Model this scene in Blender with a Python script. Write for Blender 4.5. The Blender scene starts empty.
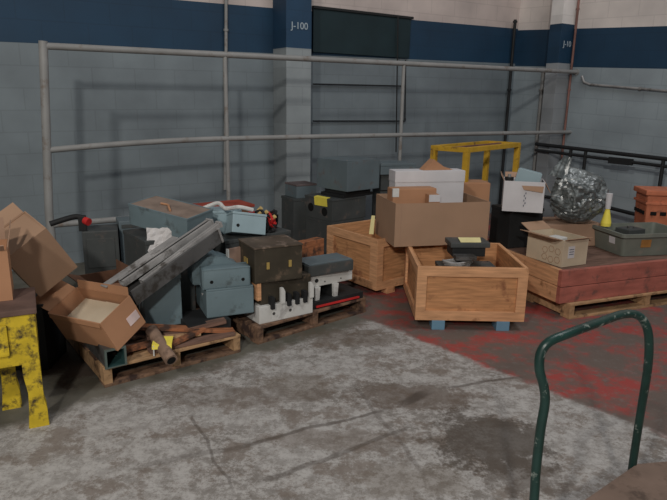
import bpy, bmesh, math, random
from mathutils import Vector, Matrix
random.seed(7)
SC = bpy.context.scene
COL = SC.collection
PI = math.pi
F = 600.0; H = 1.7; P = math.radians(14); R = math.radians(1.0)

# ------------------------------------------------------------ survey helpers: where a sighted point meets a level or a distance
def ray(px, py):
    u = (px-333.5)/F; v = -(py-250)/F
    a = u*math.cos(R)-v*math.sin(R); b = u*math.sin(R)+v*math.cos(R)
    return Vector((a, math.cos(P)+b*math.sin(P), -math.sin(P)+b*math.cos(P)))
def az(px, py, z=0.0):
    d = ray(px, py); t = (z-H)/d.z
    return Vector((d.x*t, d.y*t, z))
def ay(px, py, Y):
    d = ray(px, py); t = Y/d.y
    return Vector((d.x*t, Y, H+d.z*t))
def aplane(px, py, p0, n):
    d = ray(px, py); o = Vector((0, 0, H))
    t = (Vector(p0)-o).dot(n)/d.dot(n)
    return o+d*t

# ------------------------------------------------------------ materials
MATS = {}
def nn(nt, t, **kw):
    n = nt.nodes.new(t)
    for k, v in kw.items():
        setattr(n, k, v)
    return n
def mat(name, col, rough=0.7, metal=0.0, var=0.25, scale=6.0, dirt=None, dirt_amt=0.35, dscale=9.0, stretch=None, bump=0.0, spec=0.3, trans=0.0, alpha=1.0):
    if name in MATS: return MATS[name]
    m = bpy.data.materials.new(name); m.use_nodes = True
    nt = m.node_tree; b = nt.nodes['Principled BSDF']; L = nt.links
    tc = nn(nt, 'ShaderNodeTexCoord')
    vec = tc.outputs['Object']
    if stretch:
        mp = nn(nt, 'ShaderNodeMapping'); mp.inputs['Scale'].default_value = stretch
        L.new(vec, mp.inputs['Vector']); vec = mp.outputs[0]
    n1 = nn(nt, 'ShaderNodeTexNoise'); n1.inputs['Scale'].default_value = scale; n1.inputs['Detail'].default_value = 6
    L.new(vec, n1.inputs['Vector'])
    r1 = nn(nt, 'ShaderNodeValToRGB')
    c = Vector(col[:3])
    r1.color_ramp.elements[0].position = .3; r1.color_ramp.elements[1].position = .7
    r1.color_ramp.elements[0].color = (*(c*(1-var)), 1)
    r1.color_ramp.elements[1].color = (*[min(1, x*(1+var)) for x in c], 1)
    L.new(n1.outputs['Fac'], r1.inputs[0])
    out = r1.outputs[0]
    if dirt:
        n2 = nn(nt, 'ShaderNodeTexNoise'); n2.inputs['Scale'].default_value = dscale; n2.inputs['Detail'].default_value = 8
        n2.inputs['Roughness'].default_value = .65
        L.new(tc.outputs['Object'], n2.inputs['Vector'])
        r2 = nn(nt, 'ShaderNodeValToRGB')
        r2.color_ramp.elements[0].position = .62-dirt_amt*.4; r2.color_ramp.elements[1].position = .72-dirt_amt*.3
        r2.color_ramp.elements[0].color = (0, 0, 0, 1); r2.color_ramp.elements[1].color = (1, 1, 1, 1)
        L.new(n2.outputs['Fac'], r2.inputs[0])
        mx = nn(nt, 'ShaderNodeMixRGB'); mx.inputs[2].default_value = (*dirt, 1)
        L.new(r2.outputs[0], mx.inputs[0]); L.new(out, mx.inputs[1]); out = mx.outputs[0]
    L.new(out, b.inputs['Base Color'])
    b.inputs['Roughness'].default_value = rough; b.inputs['Metallic'].default_value = metal
    b.inputs['Specular IOR Level'].default_value = spec
    b.inputs['Transmission Weight'].default_value = trans; b.inputs['Alpha'].default_value = alpha
    if bump:
        bp = nn(nt, 'ShaderNodeBump'); bp.inputs['Strength'].default_value = bump; bp.inputs['Distance'].default_value = .01
        L.new(n1.outputs['Fac'], bp.inputs['Height']); L.new(bp.outputs[0], b.inputs['Normal'])
    MATS[name] = m
    return m

M = dict(
 crate=mat('crate_wood', (.60, .325, .17), .75, var=.25, scale=5, stretch=(1, 1, 9), dirt=(.24, .11, .05), dirt_amt=.05, dscale=7),
 crate_pl=mat('crate_plywood', (.50, .25, .115), .75, var=.25, scale=6, stretch=(1, 1, 9), dirt=(.24, .10, .05), dirt_amt=.16, dscale=5),
 pallet=mat('pallet_wood', (.21, .125, .08), .85, var=.4, scale=7, stretch=(1, 4, 4), dirt=(.05, .03, .025), dirt_amt=.4),
 palletf=mat('pallet_wood_clean', (.42, .26, .14), .85, var=.3, scale=7, stretch=(1, 4, 4), dirt=(.12, .07, .04), dirt_amt=.2),
 plank=mat('plank_wood', (.33, .13, .06), .8, var=.35, scale=6, stretch=(1, 7, 7), dirt=(.07, .04, .03), dirt_amt=.3),
 oldwood=mat('weathered_wood', (.17, .10, .075), .85, var=.4, scale=6, stretch=(1, 7, 7)),
 card=mat('cardboard', (.37, .235, .155), .85, var=.08, scale=3),
 cardin=mat('cardboard_dusty', (.36, .23, .16), .85, var=.12, scale=3),
 cardor=mat('cardboard_orange', (.43, .225, .125), .8, var=.12, scale=3),
 cardbg=mat('cardboard_beige', (.55, .46, .34), .85, var=.12, scale=4),
 cardwh=mat('carton_white', (.60, .59, .61), .75, var=.08, scale=4),
 cardbr=mat('cardboard_brown', (.20, .10, .06), .85, var=.3, scale=5),
 blue=mat('enclosure_blue', (.155, .215, .24), .5, var=.12, scale=4, dirt=(.10, .13, .14), dirt_amt=.15, spec=.4),
 lblue=mat('enclosure_pale_blue', (.30, .40, .44), .45, var=.1, scale=4, spec=.4),
 bgrey=mat('enclosure_blue_grey', (.125, .16, .178), .5, var=.12, scale=4, dirt=(.14, .13, .13), dirt_amt=.12, spec=.4),
 dgrey=mat('enclosure_dark_grey', (.062, .068, .068), .55, var=.15, scale=5, dirt=(.12, .10, .09), dirt_amt=.15),
 black=mat('black_steel', (.018, .019, .02), .6, var=.2),
 void=mat('dark_opening', (.006, .006, .006), .9, var=.1),
 steel=mat('galvanised_steel', (.36, .355, .35), .5, metal=.3, var=.3, scale=5, dirt=(.13, .12, .11), dirt_amt=.2),
 dsteel=mat('dull_steel', (.10, .10, .10), .55, metal=.2, var=.3, scale=5, dirt=(.05, .045, .04), dirt_amt=.3),
 brownbox=mat('brown_painted_steel', (.05, .042, .03), .55, var=.25, scale=6, dirt=(.14, .10, .07), dirt_amt=.16),
 dust=mat('dusty_top', (.25, .19, .155), .9, var=.25, scale=8),
 white=mat('white_plastic', (.62, .62, .60), .55, var=.06, scale=8, dirt=(.42, .41, .40), dirt_amt=.2),
 yellow=mat('yellow_label', (.85, .72, .10), .6, var=.08, scale=8),
 pyel=mat('pale_yellow_label', (.85, .76, .38), .6, var=.06, scale=8),
 ypaint=mat('yellow_paint', (.62, .45, .03), .5, var=.2, scale=9, dirt=(.06, .045, .025), dirt_amt=.34, dscale=14, bump=.5),
 ytable=mat('yellow_frame_paint', (.55, .33, .03), .55, var=.15, scale=8, dirt=(.2, .11, .04), dirt_amt=.12),
 red=mat('red_paint_wood', (.38, .125, .095), .7, var=.25, scale=4, stretch=(1, 5, 5), dirt=(.18, .085, .07), dirt_amt=.2),
 redp=mat('red_plastic', (.55, .03, .03), .5, var=.2),
 orange=mat('orange_plastic', (.52, .17, .09), .55, var=.18, scale=7, dirt=(.22, .09, .06), dirt_amt=.15),
 teal=mat('teal_paint', (.03, .075, .075), .5, var=.2),
 tote=mat('tote_grey_green', (.17, .185, .16), .55, var=.15, scale=5, dirt=(.22, .21, .18), dirt_amt=.14),
 pipe=mat('fence_paint', (.27, .27, .265), .5, var=.12, scale=5, dirt=(.20, .17, .15), dirt_amt=.15),
 green=mat('dark_green_paint', (.012, .04, .034), .35, var=.25, scale=9, dirt=(.30, .34, .31), dirt_amt=.06, dscale=22, spec=.5),
 feet=mat('blue_foot', (.14, .27, .38), .6, var=.1),
 brownpipe=mat('brown_pipe', (.22, .11, .09), .6, var=.3, scale=6),
 ink=mat('grey_ink', (.13, .14, .18), .8, var=.1),
 stencil=mat('stencil_paint', (.40, .47, .52), .8, var=.1),
 brass=mat('brass', (.5, .36, .12), .4, metal=.4, var=.2),
)

# ------------------------------------------------------------ mesh helpers
class MB:
    def __init__(s): s.bm = bmesh.new()
    def merge(s, b2, M4=None):
        if M4 is not None: bmesh.ops.transform(b2, matrix=M4, verts=b2.verts)
        me = bpy.data.meshes.new('t'); b2.to_mesh(me); b2.free(); s.bm.from_mesh(me); bpy.data.meshes.remove(me)
    def box(s, x0, x1, y0, y1, z0, z1, bev=0.0, M4=None, taper=None):
        b = bmesh.new()
        bmesh.ops.create_cube(b, size=1)
        for v in b.verts:
            tx = ty = 1
            if taper and v.co.z < 0: tx = ty = taper
            v.co = Vector(((x0+x1)/2+v.co.x*(x1-x0)*tx, (y0+y1)/2+v.co.y*(y1-y0)*ty, (z0+z1)/2+v.co.z*(z1-z0)))
        if bev: bmesh.ops.bevel(b, geom=b.edges[:], offset=bev, segments=2, affect='EDGES', profile=.7)
        s.merge(b, M4); return s
    def cyl(s, p0, p1, r, r2=None, seg=20, cap=True):
        p0 = Vector(p0); p1 = Vector(p1); d = p1-p0
        b = bmesh.new()
        bmesh.ops.create_cone(b, cap_ends=cap, segments=seg, radius1=r, radius2=r if r2 is None else r2, depth=d.length)
        M4 = Matrix.Translation((p0+p1)/2) @ d.to_track_quat('Z', 'Y').to_matrix().to_4x4()
        s.merge(b, M4); return s
    def tube(s, pts, r, seg=12, smooth=4):
        pts = [Vector(p) for p in pts]
        if smooth:
            q = []
            n = len(pts)
            for i in range(n-1):
                a = pts[max(i-1, 0)]; b_ = pts[i]; c = pts[i+1]; d = pts[min(i+2, n-1)]
                for k in range(smooth):
                    t = k/smooth
                    q.append(.5*((2*b_)+(c-a)*t+(2*a-5*b_+4*c-d)*t*t+(3*b_-a-3*c+d)*t**3))
            q.append(pts[-1]); pts = q
        rings = []; prev = None
        for i, p in enumerate(pts):
            t = (pts[min(i+1, len(pts)-1)]-pts[max(i-1, 0)]).normalized()
            if prev is None:
                nrm = t.orthogonal().normalized()
            else:
                nrm = (prev-t*prev.dot(t)).normalized()
            prev = nrm; bn = t.cross(nrm)
            rings.append([s.bm.verts.new(p+(nrm*math.cos(2*PI*k/seg)+bn*math.sin(2*PI*k/seg))*r) for k in range(seg)])
        for a, b_ in zip(rings, rings[1:]):
            for k in range(seg):
                s.bm.faces.new((a[k], a[(k+1) % seg], b_[(k+1) % seg], b_[k]))
        s.bm.faces.new(rings[0][::-1]); s.bm.faces.new(rings[-1])
        return s
    def slab(s, quad, th):
        """a thin sheet: four corners and a thickness"""
        q = [Vector(v) for v in quad]
        n = (q[1]-q[0]).cross(q[3]-q[0]).normalized()*th/2
        a = [s.bm.verts.new(v+n) for v in q]; b = [s.bm.verts.new(v-n) for v in q]
        s.bm.faces.new(a); s.bm.faces.new(b[::-1])
        for i in range(4):
            j = (i+1) % 4
            s.bm.faces.new((a[i], b[i], b[j], a[j]))
        return s
    def prism(s, poly, y0, y1):
        """outline in x,z pushed through y"""
        a = [s.bm.verts.new((x, y0, z)) for x, z in poly]; b = [s.bm.verts.new((x, y1, z)) for x, z in poly]
        s.bm.faces.new(a); s.bm.faces.new(b[::-1]); n = len(poly)
        for i in range(n):
            j = (i+1) % n
            s.bm.faces.new((a[i], b[i], b[j], a[j]))
        return s
    def build(s, name, m, parent=None, smooth=False):
        bmesh.ops.recalc_face_normals(s.bm, faces=s.bm.faces)
        me = bpy.data.meshes.new(name); s.bm.to_mesh(me); s.bm.free()
        o = bpy.data.objects.new(name, me); COL.objects.link(o)
        me.materials.append(M[m] if isinstance(m, str) else m)
        if smooth:
            for p in me.polygons: p.use_smooth = True
            es = o.modifiers.new('e', 'EDGE_SPLIT'); es.split_angle = math.radians(40)
        if parent: o.parent = parent
        return o
def tag(o, label=None, cat=None, group=None, kind=None):
    if label: o['label'] = label
    if cat: o['category'] = cat
    if group: o['group'] = group
    if kind: o['kind'] = kind
    return o
def thing(name, label, cat, loc=(0, 0, 0), yaw=0.0, group=None, rot=None):
    o = bpy.data.objects.new(name, None); COL.objects.link(o); o.empty_display_size = .1
    if rot is not None:
        o.matrix_world = Matrix.Translation(Vector(loc)) @ rot.to_4x4()
    else:
        o.location = loc; o.rotation_euler = (0, 0, yaw)
    return tag(o, label, cat, group)
def corner(N, Rt, z0):
    """near bottom corner and right bottom corner seen at level z0 -> location, yaw, width"""
    a = az(*N, z0); b = az(*Rt, z0); d = b-a
    return a, math.atan2(d.y, d.x), d.length
def cols(e1, e2):
    e1 = Vector(e1).normalized(); e2 = Vector(e2); e2 = (e2-e1*e2.dot(e1)).normalized(); e3 = e1.cross(e2)
    return Matrix((e1, e2, e3)).transposed()

def sighted(px, py, *vs):
    """directions noted as right / up / towards the viewer when looking at one spot -> world directions"""
    k = ray(px, py).normalized(); r = k.cross(Vector((0, 0, 1))).normalized(); r = (r*math.cos(R)-Vector((0, 0, 1))*0).normalized(); u = r.cross(k)
    return [r*a+u*b-k*c for a, b, c in vs]

# ------------------------------------------------------------ the setting
dB = Vector((.839, .545, 0)); dR = Vector((.545, -.839, 0))          # along the back wall, along the right wall
CN = Vector((2.716, 9.563, 0))                                       # their corner
ZB0, ZB1 = 2.265, 2.77                                                # painted band

def wall_mat(name, x0, zb, kb, zt, kt, kr, low=(.205, .24, .258), top=(.50, .44, .41), band=(.009, .044, .092)):
    m = bpy.data.materials.new(name); m.use_nodes = True
    nt = m.node_tree; L = nt.links; b = nt.nodes['Principled BSDF']
    tc = nn(nt, 'ShaderNodeTexCoord'); sp = nn(nt, 'ShaderNodeSeparateXYZ'); L.new(tc.outputs['Object'], sp.inputs[0])
    def lin(k, z0):                                                   # height of a painted edge or a course that drifts along the wall
        a = nn(nt, 'ShaderNodeMath', operation='MULTIPLY_ADD'); L.new(sp.outputs[0], a.inputs[0]); a.inputs[1].default_value = k; a.inputs[2].default_value = z0-k*x0; return a.outputs[0]
    zr = nn(nt, 'ShaderNodeMath', operation='SUBTRACT'); L.new(sp.outputs[2], zr.inputs[0]); L.new(lin(kr, 0), zr.inputs[1])
    cb = nn(nt, 'ShaderNodeCombineXYZ'); L.new(sp.outputs[0], cb.inputs[0]); L.new(zr.outputs[0], cb.inputs[1])
    br = nn(nt, 'ShaderNodeTexBrick'); L.new(cb.outputs[0], br.inputs['Vector'])
    br.inputs['Scale'].default_value = 1; br.inputs['Brick Width'].default_value = .42; br.inputs['Row Height'].default_value = .205
    br.inputs['Mortar Size'].default_value = .007; br.inputs['Mortar Smooth'].default_value = .4
    br.inputs['Color1'].default_value = (1, 1, 1, 1); br.inputs['Color2'].default_value = (.96, .96, .96, 1); br.inputs['Mortar'].default_value = (.86, .86, .86, 1)
    def step(z0, k):
        c = nn(nt, 'ShaderNodeMath', operation='GREATER_THAN'); L.new(sp.outputs[2], c.inputs[0]); L.new(lin(k, z0), c.inputs[1]); return c.outputs[0]
    m1 = nn(nt, 'ShaderNodeMixRGB'); m1.inputs[1].default_value = (*low, 1); m1.inputs[2].default_value = (*band, 1); L.new(step(zb, kb), m1.inputs[0])
    m2 = nn(nt, 'ShaderNodeMixRGB'); m2.inputs[2].default_value = (*top, 1); L.new(step(zt, kt), m2.inputs[0]); L.new(m1.outputs[0], m2.inputs[1])
    no = nn(nt, 'ShaderNodeTexNoise'); no.inputs['Scale'].default_value = 1.6; no.inputs['Detail'].default_value = 7
    L.new(tc.outputs['Object'], no.inputs['Vector'])
    rp = nn(nt, 'ShaderNodeValToRGB'); rp.color_ramp.elements[0].position = .3; rp.color_ramp.elements[1].position = .65
    rp.color_ramp.elements[0].color = (.74, .74, .75, 1); rp.color_ramp.elements[1].color = (1.05, 1.05, 1.05, 1); L.new(no.outputs['Fac'], rp.inputs[0])
    x1 = nn(nt, 'ShaderNodeMixRGB', blend_type='MULTIPLY'); x1.inputs[0].default_value = 1; L.new(m2.outputs[0], x1.inputs[1]); L.new(br.outputs['Color'], x1.inputs[2])
    x2 = nn(nt, 'ShaderNodeMixRGB', blend_type='MULTIPLY'); x2.inputs[0].default_value = 1; L.new(x1.outputs[0], x2.inputs[1]); L.new(rp.outputs[0], x2.inputs[2])
    L.new(x2.outputs[0], b.inputs['Base Color'])
    b.inputs['Roughness'].default_value = .65
    bp = nn(nt, 'ShaderNodeBump'); bp.inputs['Strength'].default_value = .15; bp.inputs['Distance'].default_value = .008
    L.new(br.outputs['Color'], bp.inputs['Height']); L.new(bp.outputs[0], b.inputs['Normal'])
    return m
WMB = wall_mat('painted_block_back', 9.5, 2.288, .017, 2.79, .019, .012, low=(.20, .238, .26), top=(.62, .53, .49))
WMR = wall_mat('painted_block_right', 0, 2.255, -.050, 2.77, -.060, -.045, low=(.31, .365, .395), top=(.80, .73, .68))  # paler than the back wall: stronger light on this side put into the paint
WM1 = wall_mat('painted_column', 0, 2.265, 0, 3.3, 0, 0, low=(.30, .335, .35), band=(.014, .055, .115))
WM2 = wall_mat('painted_corner_column', 0, 2.25, 0, 2.76, 0, 0, low=(.30, .32, .335), top=(.82, .79, .76))
def wall(name, p, d, l, h, WM):
    o = MB().box(0, l, 0, .25, 0, h).build(name, WM)
    o.location = p; o.rotation_euler = (0, 0, math.atan2(d.y, d.x)); tag(o, kind='structure'); return o
wall('wall_back', CN-dB*9.5, dB, 9.75, 5.2, WMB)
wall('wall_right', CN, dR, 8.5, 5.2, WMR)

# floor -------------------------------------------------------
def floor_mat():
    m = bpy.data.materials.new('worn_concrete_floor'); m.use_nodes = True
    nt = m.node_tree; L = nt.links; b = nt.nodes['Principled BSDF']
    tc = nn(nt, 'ShaderNodeTexCoord'); pos = tc.outputs['Object']
    def noise(scale, det=6, rough=.6, v=pos):
        n = nn(nt, 'ShaderNodeTexNoise'); n.inputs['Scale'].default_value = scale; n.inputs['Detail'].default_value = det
        n.inputs['Roughness'].default_value = rough; L.new(v, n.inputs['Vector']); return n.outputs['Fac']
    def math_(op, a, c=None, cl=False):
        n = nn(nt, 'ShaderNodeMath', operation=op); n.use_clamp = cl
        for i, q in enumerate((a, c)):
            if q is None: continue
            if isinstance(q, (int, float)): n.inputs[i].default_value = q
            else: L.new(q, n.inputs[i])
        return n.outputs[0]
    def mix(f, a, c):
        n = nn(nt, 'ShaderNodeMixRGB')
        if isinstance(f, (int, float)): n.inputs[0].default_value = f
        else: L.new(f, n.inputs[0])
        for i, q in ((1, a), (2, c)):
            if isinstance(q, tuple): n.inputs[i].default_value = (*q, 1)
            else: L.new(q, n.inputs[i])
        return n.outputs[0]
    def ramp(f, p0, p1):
        n = nn(nt, 'ShaderNodeMapRange'); n.inputs[1].default_value = p0; n.inputs[2].default_value = p1; n.interpolation_type = 'SMOOTHSTEP'
        L.new(f, n.inputs[0]); return n.outputs[0]
    def side(a, c):                                                  # signed distance to the line a-c, positive to its left
        d = (c-a).normalized(); n_ = Vector((-d.y, d.x, 0))
        v = nn(nt, 'ShaderNodeVectorMath', operation='DOT_PRODUCT'); L.new(pos, v.inputs[0]); v.inputs[1].default_value = n_
        return math_('SUBTRACT', v.outputs['Value'], n_.dot(a))
    def seg(a, c, w, wob=.05, ns=3):                                 # a crack or a scrape from a to c
        d = (c-a).normalized(); l = (c-a).length
        s = math_('ABSOLUTE', math_('ADD', side(a, c), math_('MULTIPLY', math_('SUBTRACT', noise(ns, 4), .5), wob*2)))
        v = nn(nt, 'ShaderNodeVectorMath', operation='DOT_PRODUCT'); L.new(pos, v.inputs[0]); v.inputs[1].default_value = d
        al = math_('SUBTRACT', v.outputs['Value'], d.dot(a))
        inside = math_('MULTIPLY', ramp(al, 0, .15), math_('SUBTRACT', 1, ramp(al, l-.15, l)))
        return math_('MULTIPLY', math_('SUBTRACT', 1, ramp(s, w*.4, w)), inside)
    def spot(c, rx, ry, soft=.35):
        v = nn(nt, 'ShaderNodeVectorMath', operation='SUBTRACT'); L.new(pos, v.inputs[0]); v.inputs[1].default_value = c
        v2 = nn(nt, 'ShaderNodeVectorMath', operation='MULTIPLY'); L.new(v.outputs[0], v2.inputs[0]); v2.inputs[1].default_value = (1/rx, 1/ry, 1)
        ln = nn(nt, 'ShaderNodeVectorMath', operation='LENGTH'); L.new(v2.outputs[0], ln.inputs[0])
        d = math_('ADD', ln.outputs['Value'], math_('MULTIPLY', math_('SUBTRACT', noise(6, 12, .8), .5), 3.4))
        return math_('SUBTRACT', 1, ramp(d, 1-soft, 1))
    w = math_('MULTIPLY', math_('SUBTRACT', noise(5, 8, .7), .5), .35)
    base = mix(ramp(noise(1.3, 8, .7), .38, .60), (.20, .182, .165), (.34, .325, .31))
    base = mix(math_('MULTIPLY', ramp(noise(11, 12, .85), .44, .56), .85), base, (.49, .475, .46))
    base = mix(math_('MULTIPLY', ramp(noise(3.1, 12, .8), .50, .58), .75), base, (.185, .15, .125))
    base = mix(math_('MULTIPLY', ramp(noise(30, 6, .8), .52, .64), .5), base, (.15, .125, .105))
    # right of the painted edge: red and brown
    eR = ramp(math_('ADD', side(az(372, 322), az(660, 436)), math_('MULTIPLY', w, .5)), -.02, .05)
    redbase = mix(ramp(noise(2.2, 8, .7), .44, .60), (.15, .115, .10), (.36, .062, .055))
    redbase = mix(math_('MULTIPLY', ramp(noise(6, 10, .75), .48, .60), .75), redbase, (.14, .11, .095))
    redbase = mix(math_('MULTIPLY', ramp(noise(14, 10, .8), .52, .62), .5), redbase, (.20, .185, .17))
    # left of the painted edge: greenish dark grey
    eL = ramp(math_('ADD', side(az(10, 432), az(372, 322)), w), -.03, .12)
    lbase = mix(ramp(noise(2, 8, .65), .35, .65), (.10, .095, .075), (.165, .155, .13))
    col = mix(eL, base, lbase)
    col = mix(eR, col, redbase)
    # stains, a dark brown patch beside the worn pallet, cracks, scrapes
    for c, rx, ry, k, cc in ((az(490, 440), .34, .36, .8, (.075, .06, .048)), (az(410, 395), .42, .20, .7, (.12, .09, .07)), (az(350, 338), .40, .2, .55, (.13, .10, .075)), (az(520, 475), .25, .2, .6, (.10, .08, .065)), (az(340, 440), .45, .12, .45, (.15, .115, .09)), (az(410, 480), .3, .15, .4, (.16, .13, .10)), (az(300, 385), .25, .2, .4, (.15, .12, .09)),
                             (az(80, 350), .55, .55, .7, (.06, .04, .035)), (az(230, 395), .7, .15, .35, (.14, .11, .09))):
        col = mix(math_('MULTIPLY', spot(c, rx, ry), k), col, cc)
    for a, c, wd, k in ((az(235, 448), az(394, 408), .02, .6), (az(394, 408), az(436, 389), .05, .8), (az(436, 389), az(529, 375), .018, .6), (az(250, 487), az(420, 422), .022, .5),
                        (az(190, 410), az(235, 500), .012, .5), (az(120, 470), az(270, 440), .03, .35), (az(430, 480), az(350, 380), .02, .35)):
        col = mix(math_('MULTIPLY', seg(a, c, wd), k), col, (.07, .055, .045))
    L.new(col, b.inputs['Base Color'])
    L.new(ramp(noise(2.5), .2, .9), b.inputs['Roughness'])
    rr = nn(nt, 'ShaderNodeMapRange'); rr.inputs[3].default_value = .5; rr.inputs[4].default_value = .8; L.new(noise(3), rr.inputs[0]); L.new(rr.outputs[0], b.inputs['Roughness'])
    b.inputs['Specular IOR Level'].default_value = .25
    return m
fl = MB().box(-9, 12, -5, 13.5, -.1, 0).build('floor', floor_mat()); tag(fl, kind='structure')

# columns -----------------------------------------------------
def wallpt(px, py, wallname='b'):
    n = Vector((dR.x, dR.y, 0)) if wallname == 'b' else Vector((dB.x, dB.y, 0))
    return aplane(px, py, CN, n)
def column(name, WM, near, w, dep, dirw, dird, text, tpx, thalf):
    o = MB().box(0, w, 0, dep, 0, 5.2, .006).build(name, WM)
    o.location = (near.x, near.y, 0); o.rotation_euler = (0, 0, math.atan2(dirw.y, dirw.x)); tag(o, kind='structure')
    cu = bpy.data.curves.new('txt', 'FONT'); cu.body = text; cu.size = .105; cu.extrude = .002; cu.align_x = 'CENTER'
    t = bpy.data.objects.new('t', cu); COL.objects.link(t)
    dg = bpy.context.evaluated_depsgraph_get(); me = bpy.data.meshes.new_from_object(t.evaluated_get(dg)); bpy.data.objects.remove(t)
    s = bpy.data.objects.new('stencil', me); COL.objects.link(s); me.materials.clear(); me.materials.append(M['stencil'])
    s.parent = o; s.rotation_euler = (PI/2, 0, 0); s.location = (thalf, -.003, tpx); s['label'] = 'pale stencilled column number'
    return o
# first column: protrudes from the back wall; near corner at 286.5, back-left corner meets the wall at 273
wp = wallpt(273, 60); wp.z = 0
k = ray(286.3, 60); q = k.x/k.y
s_ = (q*wp.y-wp.x)/(dR.x-q*dR.y)
near = wp+dR*s_
k = ray(311.3, 60); q = k.x/k.y
wd = (q*near.y-near.x)/(dB.x-q*dB.y)
column('trim_1', WM1, near, wd, s_-.002, dB, -dR, 'J-100', 2.47, wd*.52)
# second column on the right wall
wp = wallpt(571, 60, 'r'); wp.z = 0
k = ray(558.5, 60); q = k.x/k.y
s2 = (q*wp.y-wp.x)/(-dB.x+q*dB.y)
near2 = wp-dB*s2
k = ray(546.5, 60); q = k.x/k.y
w2 = (q*near2.y-near2.x)/(-dR.x+q*dR.y)
column('trim_2', WM2, near2, s2-.002, w2, dB, -dR, 'J-10', 2.47, s2*.55)
print('COL', near, wd, s_, near2, s2, w2)

# wall pipework ----------------------------------------------
def offw(px, py, off, w='b'):
    n = dR if w == 'b' else Vector((dB.x, dB.y, 0))
    return aplane(px, py, CN+(dR*off if w == 'b' else -dB*off), n)
def vert(px, z0, z1, off, w='b', py=100):
    p = offw(px, py, off, w); return Vector((p.x, p.y, z0)), Vector((p.x, p.y, z1))
def pipe_thing(name, label, cat, segs, r, m, group=None, straps=()):
    root = thing(name, label, cat, (0, 0, 0), group=group)
    b = MB()
    for s in segs: b.tube(s, r, 10, 0)
    b.build('pipe', m, root, True)
    for (p, d) in straps:
        MB().cyl(p-d*.012, p+d*.012, r*1.5).build('strap', m, root, True)
    return root
Z = Vector((0, 0, 1))
a, b_ = vert(508.5, 0, 2.90, .075, 'b', 100)
t = pipe_thing('standpipe', 'black vertical pipe running up the corner of the two walls', 'pipe', [[a, b_]], .022, 'black', straps=[(b_+Z*-.03, Z), (a+Z*1.9, Z)])
t = pipe_thing('cable_conduit', 'thin black conduit making a square loop on the wall right of the numbered column', 'pipe',
   [[offw(313, 84, .03), offw(402, 86, .03)], [offw(313, 121, .03), offw(405, 121, .03)], [offw(405.5, 60, .03), offw(405, 121, .03)], [offw(398, 15, .08), offw(396, 152, .08)]], .009, 'black',
   straps=[(offw(404, 86, .03), dB), (offw(405, 119, .03), Z)])
t = pipe_thing('cable_conduit', 'pale vertical conduit on the back wall above the left post bay', 'pipe',
   [[offw(226, -40, .03), offw(226, 51, .03)], [offw(226, 51, .03), offw(225, 190, .03)]], .018, 'pipe', straps=[(offw(226, 30, .03), Z), (offw(226, 120, .03), Z)])
t = pipe_thing('downpipe', 'light grey pipe up the wall just left of the corner column', 'pipe', [list(vert(540, 0, 2.2, .04, 'r', 110))], .03, 'pipe', straps=[(vert(540, 0, 1.9, .04, 'r', 110)[1], Z)])
t = pipe_thing('downpipe', 'reddish brown pipe running down right side of the corner column', 'pipe', [list(vert(574.5, 0, 4.5, .06, 'r', 40))], .016, 'brownpipe', straps=[(vert(574.5, 0, 2.95, .06, 'r', 40)[1], Z), (vert(574.5, 0, 1.9, .06, 'r', 40)[1], Z)])
t = pipe_thing('cable_conduit', 'grey conduit running level along the right wall below the blue band', 'pipe',
   [[offw(582, 76, .03, 'r'), offw(584, 82, .03, 'r'), offw(590, 84.5, .03, 'r'), offw(680, 92, .03, 'r')]], .016, 'steel', straps=[(offw(640, 88.5, .03, 'r'), dR)])
# dark panel over the band right of the first column
p0 = offw(312, 30, 0); p1 = offw(409, 30, 0)
pn = thing('wall_panel', 'black green sheet panel over the blue band between column and conduit', 'panel', Vector((p0.x, p0.y, 2.262))+dR*.002, math.atan2(dB.y, dB.x))
lw = (Vector((p1.x, p1.y, 0))-Vector((p0.x, p0.y, 0))).length
MB().box(0, lw, -.03, 0, 0, .495, .004).build('sheet', mat('dark_panel', (.014, .030, .036), .6, var=.15, scale=3), pn)
MB().box(-.005, lw+.03, -.05, 0, 0.49, .52, .004).build('edge_strip', 'black', pn)

# ------------------------------------------------------------ pipe fence
fo = CN+dR*1.1; nF = dR.copy()
def fp(px, py): return aplane(px, py, fo, nF)
fence = thing('pipe_fence', 'tall grey painted pipe fence with level rails standing before the back wall', 'fence', (0, 0, 0))
tl = fp(45, 46); tr = fp(577, 72); ml = fp(50, 150); mr = fp(572, 132)
def railz(p, q, x): return p+(q-p)*((x-p.x)/(q.x-p.x))
MB().tube([tl, tr], .027, 14, 0).build('top_rail', 'pipe', fence, True)
mm = [ml, fp(120, 144), fp(200, 139.5), fp(300, 137), fp(430, 134.5), mr]
MB().tube(mm, .025, 14, 3).build('middle_rail', 'pipe', fence, True)
lowl = fp(52, 225)
MB().tube([lowl, fp(140, 217.5), fp(224, 210)], .026, 14, 2).build('bottom_rail', 'pipe', fence, True)
foot = fp(50, 215); foot.z = 0
topl = fp(43, 41)
pb = MB(); pb.tube([foot, fp(49, 213), fp(45.5, 110), topl], .034, 16, 0); pb.build('post', 'pipe', fence, True)
for px in (225, 404, 577):
    p = fp(px, 60); q = Vector((p.x, p.y, railz(tl, tr, p.x).z))
    if px == 577: q0 = Vector((p.x, p.y, 1.25))
    else: q0 = Vector((p.x, p.y, 0))
    if px == 577: continue
    MB().cyl(q0, q, .02).build('post', 'pipe', fence, True)
for e in (foot,):
    MB().box(e.x-.09, e.x+.09, e.y-.09, e.y+.09, 0, .012, .002).build('base_plate', 'pipe', fence)
# brackets that carry the right ends of the rails
for p in (tr, mr):
    MB().cyl(p-dB*.02, p+dB*.015, .042).build('end_cap', 'pipe', fence, True)

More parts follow.
